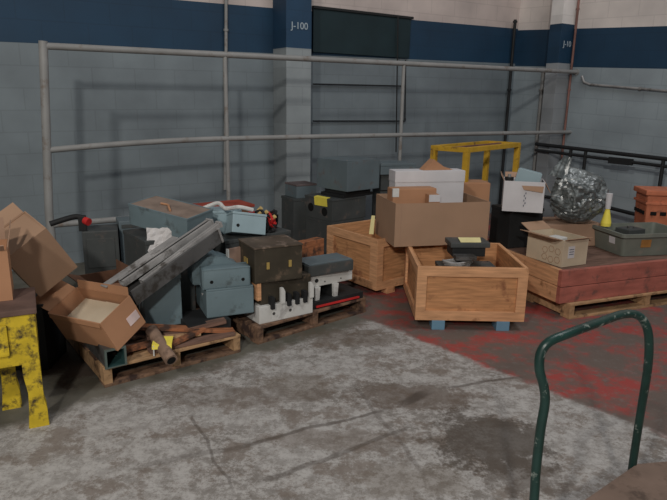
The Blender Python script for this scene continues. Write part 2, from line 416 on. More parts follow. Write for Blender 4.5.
# ------------------------------------------------------------ black rail along the right wall
A = offw(536, 144, .33, 'r'); B = offw(700, 163, .33, 'r'); d = (B-A)
rl = thing('guard_rail', 'black double bar steel rail on legs along the right wall', 'rail', (0, 0, 0))
MB().tube([A, B], .026, 12, 0).build('top_bar', 'black', rl, True)
MB().tube([A+Vector((0, 0, -.085)), B+Vector((0, 0, -.085))], .02, 12, 0).build('lower_bar', 'black', rl, True)
for px in (571, 586, 622, 665):
    p = offw(px, 150, .33, 'r'); f_ = (p.x-A.x)/(B.x-A.x); top = A+d*f_
    if px == 622:
        MB().box(-.16, .16, -.02, .02, -.13, -.05, .005, Matrix.Translation(top) @ Matrix.Rotation(math.atan2(dR.y, dR.x), 4, 'Z')).build('bracket', 'black', rl)
    else:
        MB().cyl((top.x, top.y, 0), top, .022).build('leg', 'black', rl, True)
a1 = offw(606, 207, .33, 'r'); a2 = offw(690, 228, .33, 'r')
MB().tube([A.lerp(A, 0)*0+Vector((A.x, A.y, a1.z)), a1, a2], .024, 12, 0).build('foot_bar', 'black', rl, True)

# ------------------------------------------------------------ generic things
def open_box(root, w, dpt, h, m, t=.006, inner=None, flaps=(), flapm=None, name='body'):
    b = MB()
    b.box(0, w, 0, t, 0, h).box(0, w, dpt-t, dpt, 0, h).box(0, t, t, dpt-t, 0, h).box(w-t, w, t, dpt-t, 0, h).box(t, w-t, t, dpt-t, 0, t)
    o = b.build(name, m, root)
    for (side, ang, ln) in flaps:
        a = math.radians(ang); dz = math.sin(a)*ln; dh = math.cos(a)*ln
        e = .012
        if side == 'F': q = [(e, 0, h), (w-e, 0, h), (w-e, -dh, h+dz), (e, -dh, h+dz)]
        if side == 'B': q = [(e, dpt, h), (w-e, dpt, h), (w-e, dpt+dh, h+dz), (e, dpt+dh, h+dz)]
        if side == 'L': q = [(0, e, h), (0, dpt-e, h), (-dh, dpt-e, h+dz), (-dh, e, h+dz)]
        if side == 'R': q = [(w, e, h), (w, dpt-e, h), (w+dh, dpt-e, h+dz), (w+dh, e, h+dz)]
        MB().slab(q, .005).build('flap', flapm or m, root)
    return o
def enclosure(root, w, dpt, h, m, lid=True, holes=(), lidm=None, bev=.006, screws=True, lidh=.03):
    body = MB().box(0, w, 0, dpt, 0, h-lidh, bev).build('body', m, root)
    lid_ = MB().box(-.004, w+.004, -.004, dpt+.004, h-lidh, h, min(bev, .008)).build('lid', lidm or m, root)
    for (face, u, v, r) in holes:
        if face == 'F': p = Vector((u, 0, v)); n = Vector((0, -1, 0))
        if face == 'L': p = Vector((0, u, v)); n = Vector((-1, 0, 0))
        if face == 'R': p = Vector((w, u, v)); n = Vector((1, 0, 0))
        MB().cyl(p-n*.004, p+n*.0015, r).build('knockout', 'void', body)
    if screws:
        for x in (.02, w-.02):
            for y in (.02, dpt-.02):
                MB().cyl((x, y, h-.001), (x, y, h+.003), .005, seg=8).build('screw', 'dsteel', lid_)
def label_on(root, quad, m, name='tag_label'):
    return MB().slab(quad, .003).build(name, m, root)

# ------------------------------------------------------------ timber crates
def crate(name, label, N, Rt, z0, depth, h, feet=True, w=None, yaw=None, footm='feet'):
    loc, yw, ww = corner(N, Rt, z0)
    if w: ww = w
    if yaw is not None: yw = yaw
    r = thing(name, label, 'crate', (loc.x, loc.y, 0), yw)
    zz = z0; t = .022; fr = .075; pl = .014
    # four sides: recessed plywood with a frame of boards outside
    def side(M4, L_):
        f = MB()
        f.box(0, L_, 0, t, zz, zz+fr, .003, M4).box(0, L_, 0, t, zz+h-fr, zz+h, .003, M4)
        f.box(0, fr, 0, t, zz+fr, zz+h-fr, .003, M4).box(L_-fr, L_, 0, t, zz+fr, zz+h-fr, .003, M4)
        fo_ = f.build('side_frame', 'crate', r)
        MB().box(t, L_-t, t*.9, t*.9+pl, zz, zz+h-.001, 0, M4).build('side_panel', 'crate_pl', fo_)
    side(Matrix.Identity(4), ww)
    side(Matrix.Translation((ww, depth, 0)) @ Matrix.Rotation(PI, 4, 'Z'), ww)
    side(Matrix.Translation((0, depth-t, 0)) @ Matrix.Rotation(-PI/2, 4, 'Z'), depth-2*t)
    side(Matrix.Translation((ww, t, 0)) @ Matrix.Rotation(PI/2, 4, 'Z'), depth-2*t)
    MB().box(t, ww-t, t, depth-t, zz, zz+.02).build('bottom_board', 'crate_pl', r)
    if feet:
        for x in (.18, ww-.16):
            for y in (.05, depth-.14):
                MB().box(x-.05, x+.05, y-.055, y+.09, 0, zz, .004).build('foot', footm, r)
    return r, loc, yw, ww
c1, c1loc, c1yaw, c1w = crate('wooden_crate', 'open pine crate with framed front panel on blue feet, front of the row', (415, 320), (524, 322), .075, .84, .425)
c2, c2loc, c2yaw, c2w = crate('wooden_crate', 'open orange timber crate turned cornerwise behind and left of the big carton', (376, 291), (412, 284), .05, .74, .47, w=.62, yaw=math.radians(38), footm='crate')
def inw(o, x, y, z=0):
    c, s = math.cos(o[1]), math.sin(o[1]); return Vector((o[0].x+c*x-s*y, o[0].y+s*x+c*y, z))

# big carton across the two crates
loc, yw, ww = corner((394, 247), (490, 245), .502)
yw += math.radians(4)
big = thing('cardboard_carton', 'large open brown carton resting across the rims of both pine crates', 'carton', loc, yw)
BH = .37
BD = .56
open_box(big, ww, BD, BH, 'card', .007)
MB().box(ww*.06, ww*.065, -.001, 0, 0, BH).build('seam', 'cardin', big)
print('BIG', loc, yw, ww)
def onbig(x, y, z): 
    return big_m @ Vector((x, y, z))
bpy.context.view_layer.update(); big_m = big.matrix_world.copy()
# contents
wb = thing('white_carton', 'long pale grey white box standing at the back of the large carton', 'box', big_m @ Vector((.09, .30, .007)), yw+.0)
enclosure(wb, ww*.76, .17, .60, 'cardwh', lidm='cardwh', screws=False, bev=.004, lidh=.1)
fc = thing('folded_cardboard', 'folded brown cardboard sheet lying on top of the pale box', 'cardboard', big_m @ Vector((.36, .33, .608)), yw+.1)
MB().prism([(0, 0), (.30, 0), (.20, .03), (.10, .095)], .0, .09).build('folded_sheet', 'cardor', fc)
oc = thing('small_carton', 'orange brown small carton with white end poking from large carton', 'carton', big_m @ Vector((-.0+.012, .12, .007)), yw+.02)
MB().box(0, .40, 0, .15, 0, .47, .012).build('body', 'cardor', oc)
MB().box(-.001, .055, -.002, .02, .40, .472, .002).build('end_label', 'white', oc)
oc2 = thing('small_carton', 'little pinkish carton beside the orange one at carton rim', 'carton', big_m @ Vector((.30, .02, .007)), yw-.0)
MB().box(0, .1, 0, .09, 0, .43, .004).build('body', 'cardor', oc2)
MB().box(.0, .1, -.004, 0, .37, .43).build('front_label', 'cardwh', oc2)
yt = thing('yellow_tag', 'yellow paper tag hanging at left end of the large carton', 'tag', ay(371, 234, 5.28))
MB().slab([(-.018, 0, 0), (.022, -.01, 0), (.03, -.01, .17), (.0, 0, .17)], .003).build('paper', 'pyel', yt)

# devices in the front crate
cf = (c1loc, c1yaw)
g = thing('control_box', 'grey steel control box at bottom of the front crate', 'box', inw(cf, .20, .10, .0955), c1yaw+.03)
enclosure(g, .44, .26, .36, 'dgrey')
g = thing('cable_coil', 'bundle of grey cable lying in the front crate', 'cable', inw(cf, .18, .06, .456), c1yaw)
cb = MB()
for k in range(5):
    cb.tube([(.05+.08*math.cos(a)*(1+.1*k)+.09, .06+.05*math.sin(a), .012+.012*k+.006*math.sin(3*a+k)) for a in [i*PI/6 for i in range(13)]], .009, 8, 2)
cb.build('cable', 'steel', g, True)
g = thing('black_switch_box', 'black flat switch box with yellow label in the front crate', 'box', inw(cf, .27, .16, .535), c1yaw+.06)
MB().box(.02, .28, .02, .20, 0, .075, .006).build('body', 'black', g)
MB().box(0, .31, 0, .21, .075, .115, .01).build('lid', 'dgrey', g)
label_on(g, [(.08, .02, .1165), (.24, .02, .1165), (.27, .15, .124), (.09, .15, .124)], 'pyel', 'yellow_label')
MB().box(.02, .18, -.1, .0, -.0, .03, .004).build('terminal_strip', 'dsteel', g)

# ------------------------------------------------------------ pallets
def pallet(name, label, loc, yaw, w, dp, m, mf=None, hgt=.13, n=7):
    r = thing(name, label, 'pallet', (loc[0], loc[1], 0), yaw)
    sw = dp/n*.72
    for i in range(n):
        y = i*(dp-sw)/(n-1)
        M4 = Matrix.Rotation(random.uniform(-.008, .008), 4, 'Z')
        MB().box(0, w, y, y+sw, hgt-.018, hgt, .002, M4).build('deck_board', mf if (mf and i == 0) else m, r)
    for i, x in enumerate((0, w/2-.025, w-.05)):
        MB().box(x, x+.05, .004, dp-.004, .018, hgt-.018, .002).build('stringer', mf or m, r)
    for y in (0, dp/2-sw/2, dp-sw):
        MB().box(0, w, y, y+sw, 0, .018, .002).build('bottom_board', m, r)
    return r
P1 = (Vector((-1.358, 3.292, 0)), math.radians(37.6)); P2 = (Vector((-.526, 3.985, 0)), math.radians(42))
pallet('timber_pallet', 'worn brown pallet under the tilted carton and scrap boards', P1[0], P1[1], .92, 1.2, 'pallet', 'palletf')
pallet('timber_pallet', 'dark low pallet under the white contactor units', P2[0], P2[1], 1.08, .95, 'pallet')
lt, yt_, wt = corner((559, 304), (667, 290), .131)
p3 = az(569, 319.5, 0)
pallet('timber_pallet', 'clean pale pallet under the red timber box', p3, yt_+.02, 1.75, 1.0, 'palletf', 'palletf', hgt=.13, n=7)
# red timber box
rb = thing('timber_box', 'long red painted timber box with bare wood end on pale pallet', 'crate', lt, yt_)
LW, LD, LH = 2.1, 1.2, .275
for z0_, z1_ in ((0, LH*.49), (LH*.51, LH)):
    MB().box(0, LW, 0, .045, z0_, z1_, .004).build('front_board', 'red', rb)
    MB().box(0, LW, LD-.045, LD, z0_, z1_, .004).build('back_board', 'red', rb)
    MB().box(0, .04, .046, LD-.046, z0_, z1_, .004).build('end_board', 'crate', rb)
    MB().box(LW-.04, LW, .046, LD-.046, z0_, z1_, .004).build('end_board', 'crate', rb)
for i in range(6):
    y0_ = .046+i*(LD-.092)/6
    MB().box(.04, LW-.04, y0_, y0_+(LD-.092)/6-.008, LH-.03, LH-.004, .003).build('top_board', 'oldwood', rb)
ZT = .131+LH
print('TIMBER', lt, yt_, wt)

# beige carton
loc, yw, ww = corner((561, 267.5), (587, 264.5), ZT)
lf = az(526, 256, ZT); dep = (lf-loc).length
print('BEIGE', loc, yw, ww, lf, dep)
yw = math.atan2((lf-loc).y, (lf-loc).x)-PI/2
bc = thing('cardboard_carton', 'beige open carton with scribbled side and paper label on timber box', 'carton', loc, yw)
ww = max(.26, ww)
open_box(bc, ww, dep, .225, 'cardbg', .006, flaps=[('L', 12, .11), ('R', -35, .06), ('B', 25, .12), ('F', 20, .05)], flapm='card')
for (y0_, z0_) in ((.05, .12), (.12, .13), (.19, .11), (.05, .05), (.12, .04), (.19, .05)):
    MB().tube([(-.002, y0_+.03*math.cos(a), z0_+.028*math.sin(a)) for a in [i*PI/3 for i in range(7)]], .0022, 6, 0).build('scribble', 'card', bc)
label_on(bc, [(.06, -.002, .07), (.13, -.002, .07), (.13, -.002, .17), (.06, -.002, .17)], 'cardwh', 'paper_label')
for i in range(3): MB().box(.07, .12, -.0055, -.003, .10+.02*i, .106+.02*i).build('print_line', 'ink', bc)
g = thing('paper_packet', 'white paper packet lying in the beige open carton', 'packet', bc.location+Vector((.02, .12, .0065)), yw+.2)
MB().box(0, .10, 0, .12, 0, .21, .01).build('packet_body', 'white', g)

# tote
loc, yw, ww = corner((622, 256.5), (667, 251), ZT)
lf = az(597, 247, ZT); 
tt = thing('tote_bin', 'grey green plastic tote bin with flared rim on the timber box', 'bin', loc, math.atan2((lf-loc).y, (lf-loc).x)-PI/2)
dep = (lf-loc).length+.05; w_ = .62; h_ = .205; b = MB()
dep = max(dep, .33)
def ring(e, z, r=.03):
    pts = []
    for cx, cy, a0 in ((w_-r, r, -PI/2), (w_-r, dep-r, 0), (r, dep-r, PI/2), (r, r, PI)):
        for k in range(5):
            a = a0+k*PI/8
            pts.append(((cx+math.cos(a)*r-w_/2)*(1+e/w_*2)+w_/2, (cy+math.sin(a)*r-dep/2)*(1+e/dep*2)+dep/2, z))
    return pts
levels = [ring(0, 0), ring(.02, h_-.03), ring(.045, h_-.03), ring(.045, h_), ring(.02, h_), ring(.0, .012)]
vs = [[b.bm.verts.new(p) for p in l] for l in levels]
for l0, l1 in zip(vs, vs[1:]):
    for k in range(20): b.bm.faces.new((l0[k], l0[(k+1) % 20], l1[(k+1) % 20], l1[k]))
b.bm.faces.new(vs[0]); b.bm.faces.new(vs[-1])
b.build('shell', 'tote', tt, True)
MB().slab([(-.012, .18, .09), (-.009, .10, .09), (-.016, .10, .15), (-.018, .18, .15)], .003).build('sticker', 'cardwh', tt)
MB().slab([(.16, -.016, .08), (.26, -.016, .08), (.26, -.02, .15), (.16, -.02, .15)], .003).build('orange_sticker', mat('orange_sticker', (.35, .17, .05), .7), tt)
MB().box(.05, .24, .06, dep-.08, .012, h_+.03, .01).build('inner_block', 'dgrey', tt) if False else None
g = thing('metal_block', 'dark grey block sitting inside the grey green tote', 'block', tt.location+Vector((.12, .16, .013)), yw)
MB().box(0, .2, 0, .16, 0, .19, .008).build('body', 'dgrey', g); MB().cyl((.1, .08, .19), (.1, .08, .205), .03).build('boss', 'dsteel', g, True)

# dark cabinet + white carton
c0 = ay(501, 208, 5.45); 
sup = thing('steel_cabinet', 'black steel cabinet standing beneath the white printed carton', 'cabinet', (1.60, 5.36, ZT), .35)
enclosure(sup, .36, .3, .36, 'black', screws=False)
wc = thing('white_carton', 'white printed carton, open top, stacked on the black cabinet', 'carton', (1.50, 5.30, ZT+.361), math.radians(-14))
open_box(wc, .345, .30, .27, 'cardwh', .006, flaps=[('L', 60, .06), ('R', -60, .10), ('B', 30, .08)], flapm='cardin')
MB().slab([(.17, -.012, .20), (.33, -.012, .18), (.335, -.004, .235), (.15, -.006, .235)], .004).build('torn_flap', 'card', wc)
for i in range(6): MB().box(.175+.012*(i % 2), .183+.012*(i % 2), -.0035, -.0005, .05+.022*i, .066+.022*i).build('print_mark', 'ink', wc)
g = thing('meter_box', 'pale blue grey meter box tilted in the white printed carton', 'box', (1.62, 5.44, ZT+.53), math.radians(-20), rot=Matrix.Rotation(math.radians(-20), 3, 'Z') @ Matrix.Rotation(math.radians(12), 3, 'Y'))
MB().box(0, .20, 0, .14, 0, .2, .008).build('body', 'lblue', g); MB().box(-.006, .206, -.006, 0, .0, .205, .004).build('cover', 'lblue', g)
g = thing('motor_part', 'black round motor part in left of white printed carton', 'motor', (1.57, 5.40, ZT+.368))
MB().cyl((0, 0, 0), (0, 0, .285), .04).build('housing', 'black', g, True); MB().cyl((0, 0, .285), (0, 0, .31), .015).build('shaft', 'steel', g, True)

# flat carton + bag + bottle
fb = thing('flat_carton', 'flat brown carton lying under the clear plastic sack', 'carton', (1.93, 5.42, ZT), .2)
MB().box(0, .60, 0, .38, 0, .215, .008).build('body', 'cardin', fb); MB().box(0, .62, .19, .23, .2152, .217).build('tape', 'cardbr', fb)
bagmat = bpy.data.materials.new('plastic_film'); bagmat.use_nodes = True
nt = bagmat.node_tree; bb = nt.nodes['Principled BSDF']
tc = nn(nt, 'ShaderNodeTexCoord'); no = nn(nt, 'ShaderNodeTexNoise'); no.inputs['Scale'].default_value = 9; no.inputs['Detail'].default_value = 3; no.inputs['Distortion'].default_value = 2.0
nt.links.new(tc.outputs['Object'], no.inputs['Vector']); rp = nn(nt, 'ShaderNodeValToRGB')
rp.color_ramp.elements[0].position = .45; rp.color_ramp.elements[1].position = .66
rp.color_ramp.elements[0].color = (.075, .088, .09, 1); rp.color_ramp.elements[1].color = (.24, .27, .275, 1)
nt.links.new(no.outputs['Fac'], rp.inputs[0]); nt.links.new(rp.outputs[0], bb.inputs['Base Color'])
bb.inputs['Roughness'].default_value = .3; bb.inputs['Specular IOR Level'].default_value = .9
bg = thing('plastic_sack', 'crumpled shiny grey plastic sack full of parts, on flat brown carton', 'bag', (2.26, 5.52, ZT+.217))
b = bmesh.new(); bmesh.ops.create_icosphere(b, subdivisions=5, radius=1)
from mathutils import noise as mn
for v in b.verts:
    c = v.co.copy(); ang = math.atan2(c.y, c.x)
    rx, ry, rz = .255, .19, .275
    n1 = mn.noise(c*1.8+Vector((3, 1, 2))); n2 = mn.ridged_multi_fractal(c*2.6, .9, 2.1, 4, 1.0, 2.0)-1.2
    n3 = abs(mn.noise(c*6.5+Vector((7, 2, 5)))); k = 1+.17*n1+.07*n2-.17*n3
    z = c.z
    x_ = c.x*rx*k; y_ = c.y*ry*k; z_ = (z*rz+rz)*(1+.06*n1)
    if z < -.75: z_ = max(z_, .0)
    # slumped shape: wide at right, high twisted neck at left
    if c.x < 0 and z > .2: z_ += .09*(-c.x)*(z-.2)/.8
    v.co = Vector((x_, y_, max(z_*.93, 0)))
me = bpy.data.meshes.new('film'); b.to_mesh(me); b.free()
o = bpy.data.objects.new('film', me); COL.objects.link(o); me.materials.append(bagmat); o.parent = bg
b = MB()
for k in range(5):
    a = k*.4
b2 = bmesh.new(); bmesh.ops.create_cone(b2, cap_ends=True, segments=28, radius1=.085, radius2=.03, depth=.2)
bmesh.ops.subdivide_edges(b2, edges=[e for e in b2.edges if abs(e.verts[0].co.z-e.verts[1].co.z) > .1], cuts=6)
for v in b2.verts:
    a = math.atan2(v.co.y, v.co.x); s = 1+.22*math.sin(a*5+v.co.z*9)+.3*max(0, (v.co.z-.05)*6)
    v.co.x *= s; v.co.y *= s; v.co.x += .35*max(0, v.co.z)**1*.4
b.merge(b2, Matrix.Translation((-.17, 0, .52)) @ Matrix.Rotation(.25, 4, 'Y'))
b.build('twisted_neck', bagmat, bg, False)
g = thing('plastic_bottle', 'yellow tapered plastic bottle with pale nozzle beside the plastic sack', 'bottle', (2.5, 5.46, ZT+.217)); g.location = Vector((ay(606, 222, 5.42).x, 5.42, ZT+.217))
MB().cyl((0, 0, 0), (0, 0, .03), .044, .046).cyl((0, 0, .03), (0, 0, .16), .046, .018).build('bottle_body', 'yellow', g, True)
MB().cyl((0, 0, .16), (0, 0, .30), .024, .030).build('nozzle', 'cardwh', g, True)
# orange bin
oo = thing('orange_bin', 'orange perforated plastic bin behind the grey green tote', 'bin', (ay(647, 200, 5.8).x, 5.8, ZT), -.12)
MB().box(0, .42, 0, .32, .0, .45, .03, taper=.9).build('shell', 'orange', oo)
MB().box(-.02, .44, -.02, .34, .45, .50, .012).build('rim', 'orange', oo)
MB().box(-.008, .43, -.01, .33, .36, .385, .004).build('rib', 'orange', oo)
for i in range(4): MB().box(.05+i*.09, .105+i*.09, -.006, .01, .255, .29, .004).build('slot', 'void', oo)
for i in range(4): MB().box(-.004, .01, .04+i*.07, .08+i*.07, .255, .29, .004).build('slot', 'void', oo)

# ------------------------------------------------------------ yellow frame table
zt = 1.27
A_ = az(436, 140.5, zt); B_ = az(467, 147.5, zt); C_ = az(518, 142.5, zt)
u = (C_-B_); v = (A_-B_); v = v-u.normalized()*v.dot(u.normalized())
v = v.normalized()*.37
yaw = math.atan2(u.y, u.x); w_, d_ = u.length, v.length
print('YT', A_, B_, C_, w_, d_)
yf = thing('metal_stand', 'tall yellow square steel frame stand before the back wall', 'stand', (B_.x, B_.y, 0), yaw)
for i, (x, y) in enumerate(((0, 0), (w_, 0), (0, d_), (w_, d_))):
    MB().box(x-.028, x+.028, y-.028, y+.028, 0, zt-.05, .004).build('leg', 'ytable', yf)
MB().box(-.028, w_+.028, -.028, .028, zt-.05, zt, .004).build('top_rail', 'ytable', yf)
MB().box(-.028, w_+.028, d_-.028, d_+.028, zt-.05, zt, .004).build('top_rail', 'ytable', yf)
MB().box(-.028, .028, .028, d_-.028, zt-.05, zt, .004).build('side_rail', 'ytable', yf)
MB().box(w_-.028, w_+.028, .028, d_-.028, zt-.05, zt, .004).build('side_rail', 'ytable', yf)
MB().box(.028, w_-.028, d_*.5, d_*.5+.03, zt-.045, zt-.01, .003).build('cross_bar', 'brownpipe', yf)
g = thing('tall_carton', 'tall reddish brown carton standing behind the white printed carton', 'carton', (1.27, 5.92, 0), .1)
MB().box(0, .28, 0, .28, 0, .93, .008).build('body', 'cardor', g); MB().box(0, .30, .12, .16, .9302, .932).build('tape', 'cardin', g)

# ------------------------------------------------------------ grey cabinets behind
g = thing('steel_cabinet', 'dark steel cabinet hidden low behind timber crate, under the two-hole box', 'cabinet', (-.02, 6.03, 0), math.radians(42))
enclosure(g, .45, .42, .49, 'dgrey')
g = thing('junction_box', 'dark grey steel box with two round holes and yellow label', 'box', (-.02, 6.02, .491), math.radians(42))
enclosure(g, .48, .44, .23, 'dgrey', holes=[('L', .12, .09, .045), ('L', .34, .11, .045)], lidh=.02)
MB().slab([(-.007, .07, .150), (-.007, .27, .145), (-.007, .28, .232), (-.007, .08, .232)], .003).slab([(-.009, .08, .2325), (-.009, .28, .2325), (.06, .30, .234), (.06, .10, .234)], .003).build('yellow_label', 'yellow', g)
g = thing('junction_box', 'blue grey steel box balanced on top of the two-hole box', 'box', (ay(347, 188, 6.08).x, 6.08, .815), math.radians(43))
MB().box(.0, .44, .05, .40, -.072, -.04, .004).build('foot_rail', 'black', g)
MB().box(.03, .40, .05, .37, -.04, 0, .004).build('plinth', 'black', g)
MB().box(0, .48, 0, .47, 0, .305, .008).build('body', 'bgrey', g)
MB().box(.003, .477, .003, .467, .305, .311, .002).build('dusty_lid', 'bgrey', g)
g.location.z = .795
for x in (.05, .41):
    MB().cyl((x, .06, .311), (x, .06, .315), .008, seg=10).build('screw', 'steel', g)
g = thing('steel_cabinet', 'tall dark cabinet standing against the pipe fence behind the large carton', 'cabinet', (.50, 6.50, 0), math.radians(20))
enclosure(g, .42, .22, .93, 'dgrey', screws=False)
MB().box(.0, .42, -.004, 0, .75, .76).build('seam', 'void', g)
g = thing('panel_box', 'flat dusty grey panel box lying on the tall dark cabinet', 'box', (.49, 6.46, .931), math.radians(20))
enclosure(g, .42, .28, .12, 'bgrey', lidm='bgrey')
g = thing('steel_cabinet', 'plain grey cabinet behind tangled leads and left of the two-hole box', 'cabinet', (-.44, 6.42, 0), math.radians(33))
enclosure(g, .36, .28, .66, 'dgrey', screws=False)
g = thing('junction_box', 'small mauve topped box left of the blue grey box', 'box', (-.41, 6.44, .661), math.radians(33))
enclosure(g, .25, .26, .15, 'bgrey', lidm=mat('mauve_lid', (.13, .10, .10), .7), lidh=.02)

# ------------------------------------------------------------ pallet 2 goods
def onp(Pp, x, y, z): return inw(Pp, x, y, z)
zp = .1305
# white contactor 1
loc, yw, ww = corner((254, 322), (307, 312.5), zp)
loc = onp(P2, .04, .02, zp); ww = .46
cu1 = thing('contactor_unit', 'white based contactor unit with dark top, under the brown steel box', 'contactor', loc, P2[1]-math.radians(6))
MB().box(0, ww, .02, .26, 0, .13, .006).build('base', 'white', cu1)
for x in (.17, .42):
    MB().prism([(x, .13), (x+.035, .13), (x+.035, .22), (x+.02, .25), (x, .25)], .0, .022).build('clip', 'white', cu1)
for i, x in enumerate((.09, .23, .30, .37)):
    MB().box(x, x+.03, .0, .05, .10, .19, .004).build('contact', 'black', cu1)
MB().box(.03, ww, .05, .30, .13, .30, .008).build('upper_body', 'brownbox', cu1)
MB().box(-.0, .03, .04, .30, .17, .30, .004).build('tan_side', 'crate', cu1)
for x in (.12, .26): MB().cyl((x, .0195, .06), (x, .023, .06), .012).build('screw', 'dsteel', cu1, True)
# brown box
bx = thing('brown_steel_box', 'scuffed dark brown steel box with latches on the contactor unit', 'box', onp(P2, .02, .06, zp+.301), P2[1]-math.radians(14))
MB().box(0, .37, 0, .33, 0, .25, .012).build('body', 'brownbox', bx)
MB().box(-.004, .374, -.004, .334, .25, .262, .005).build('lid', mat('scuffed_lid', (.10, .075, .055), .7, var=.3, dirt=(.27, .2, .16), dirt_amt=.2), bx)
for x in (.09, .26): MB().box(x, x+.022, -.008, .002, .10, .15, .003).build('latch', 'brass', bx)
MB().box(-.008, .0, .13, .2, .12, .16, .003).build('latch', 'brass', bx)
# white contactor 2
cu2 = thing('contactor_unit', 'white legged contactor unit right of the brown steel box', 'contactor', onp(P2, .55, .04, zp), P2[1]-math.radians(4))
MB().box(-.02, .50, .0, .36, 0, .055, .006).build('base', 'black', cu2)
MB().box(.02, .45, -.012, 0, .012, .026).build('red_strip', 'redp', cu2)
MB().box(.0, .42, .05, .30, .16, .255, .006).build('panel', 'white', cu2)
for x in (.04, .22):
    MB().prism([(x, .055), (x+.035, .055), (x+.045, .16), (x-.005, .16)], .03, .055).build('clip', 'white', cu2)
    MB().box(x-.005, x+.045, .06, .29, .055, .16, .004).build('contact', 'black', cu2)
MB().cyl((.06, .046, .21), (.06, .05, .21), .016).build('terminal', 'black', cu2)
for x in (.14, .3): MB().cyl((x, .046, .19), (x, .05, .19), .006, seg=10).build('screw', 'dsteel', cu2)
sl = thing('steel_slab', 'dark grey slab box lying on the white legged contactor', 'box', onp(P2, .52, .07, zp+.256), P2[1]-math.radians(8))
MB().box(0, .42, 0, .24, 0, .085, .008).build('body', 'dgrey', sl); MB().box(.01, .41, .01, .23, .085, .095, .003).build('lid', 'bgrey', sl)
# rear support on pallet 2
g = thing('steel_cabinet', 'grey cabinet on rear of dark pallet carrying the pale blue boxes', 'cabinet', onp(P2, .06, .50, zp), P2[1])
enclosure(g, .62, .40, .53, 'dgrey', screws=False)
zc = zp+.531
g = thing('junction_box', 'pale blue steel box with one hole, tilted beside the red leads', 'box', onp(P2, .12, .50, zc+.06), 0, rot=Matrix.Rotation(math.radians(28), 3, 'Z') @ Matrix.Rotation(math.radians(-16), 3, 'X') @ Matrix.Rotation(math.radians(10), 3, 'Y'))
enclosure(g, .27, .2, .16, 'lblue', holes=[('F', .045, .055, .013)], lidh=.02)
g = thing('junction_box', 'larger pale blue steel box behind the one-hole pale box', 'box', onp(P2, .0, .76, zc), P2[1]-.4)
enclosure(g, .32, .2, .19, 'lblue', lidh=.02)
g = thing('cable_piece', 'short white cable lying on the pale blue boxes', 'cable', onp(P2, .10, .72, zc+.2))
MB().tube([(-.10, 0, .0), (-.03, .02, .03), (.04, .01, .05), (.10, -.05, .02), (.2, -.03, .03), (.30, .02, .0)], .016, 8).build('sheath', 'white', g, True)
# red, yellow leads
wr = thing('cable_tangle', 'tangle of red and black leads beside the pale blue box', 'cable', onp(P2, .48, .62, zc))
rd = random.Random(4)
for mname, n, nm in (('redp', 6, 'red_lead'), ('black', 7, 'black_lead')):
    for k in range(n):
        pts = [(rd.uniform(-.09, .12), rd.uniform(-.1, .1), rd.uniform(.015, .17)) for _ in range(5)]
        pts[0] = (pts[0][0], pts[0][1], .012)
        MB().tube(pts, .011 if mname == 'redp' else .012, 7).build(nm, mname, wr, True)
MB().box(-.10, -.05, -.1, -.03, .0, .17, .012).build('red_plug', 'redp', wr)
for k in range(4):
    x, y, z = rd.uniform(-.03, .1), rd.uniform(-.09, 0), rd.uniform(.09, .18)
    MB().cyl((x, y, z), (x+.03, y-.01, z+.03), .016).build('tan_connector', mat('tan_plastic', (.62, .45, .18), .5), wr, True)
g = thing('red_sheet', 'flat red board lying behind the pale blue boxes', 'board', (-1.0, 5.27, 0), P2[1]-.1)
MB().box(-.22, .22, -.1, .16, 0, .76, .01).build('block', 'cardbr', g); MB().box(-.26, .26, -.13, .18, .76, .785, .004).build('board', mat('faded_red', (.34, .06, .035), .7, var=.3), g)
# tan block near with white edge, and red knob
g = thing('tan_board', 'small pinkish tan board with white edge leaning by brown steel box', 'board', onp(P2, -.015, .33, zp+.27), P2[1]+.1)
MB().box(0, .16, 0, .02, 0, .24, .003).build('board', mat('tan_board', (.33, .22, .17), .8), g)
MB().box(-.012, 0, -.002, .022, 0, .24, .002).build('white_edge', 'white', g)
# dark stand beneath it
g2 = thing('metal_block', 'dark block low behind the white contactor unit', 'block', onp(P2, .0, .32, zp), P2[1])
MB().box(0, .4, 0, .15, 0, .265, .006).build('body', 'black', g2); MB().box(.02, .38, .02, .13, .265, .268).build('cap', 'dgrey', g2)
g = thing('wood_offcut', 'orange timber offcut resting right of brown steel box', 'board', onp(P2, .72, .50, zp), P2[1]+.1)
MB().box(0, .36, 0, .09, 0, .40, .004).build('offcut', 'plank', g)

# ------------------------------------------------------------ pallet 1 goods
# lower blue box + two hole box + their base
gb = thing('steel_plinth', 'dark steel plinth under the lower blue enclosure', 'plinth', onp(P1, .60, .12, zp), P1[1]-.1)
MB().box(0, .30, 0, .3, 0, .09, .004).build('plinth', 'black', gb)
loc, yw, ww = corner((207, 318.5), (254, 312.5), .222)
print('LOW', loc, yw, ww)
lb = thing('enclosure', 'blue grey steel enclosure at bottom under the two-hole cover', 'box', loc, yw)
MB().box(0, ww, 0, .36, 0, .19, .008).build('body', 'blue', lb)
MB().box(.002, ww-.002, .002, .358, .19, .205, .004).build('lid', 'blue', lb)
MB().cyl((.0, -.0, .0), (.0, -.0, .001), .001).build('screw', 'steel', lb) if False else None
MB().cyl((-.006, .12, .14), (-.001, .12, .14), .01).build('screw', 'steel', lb)
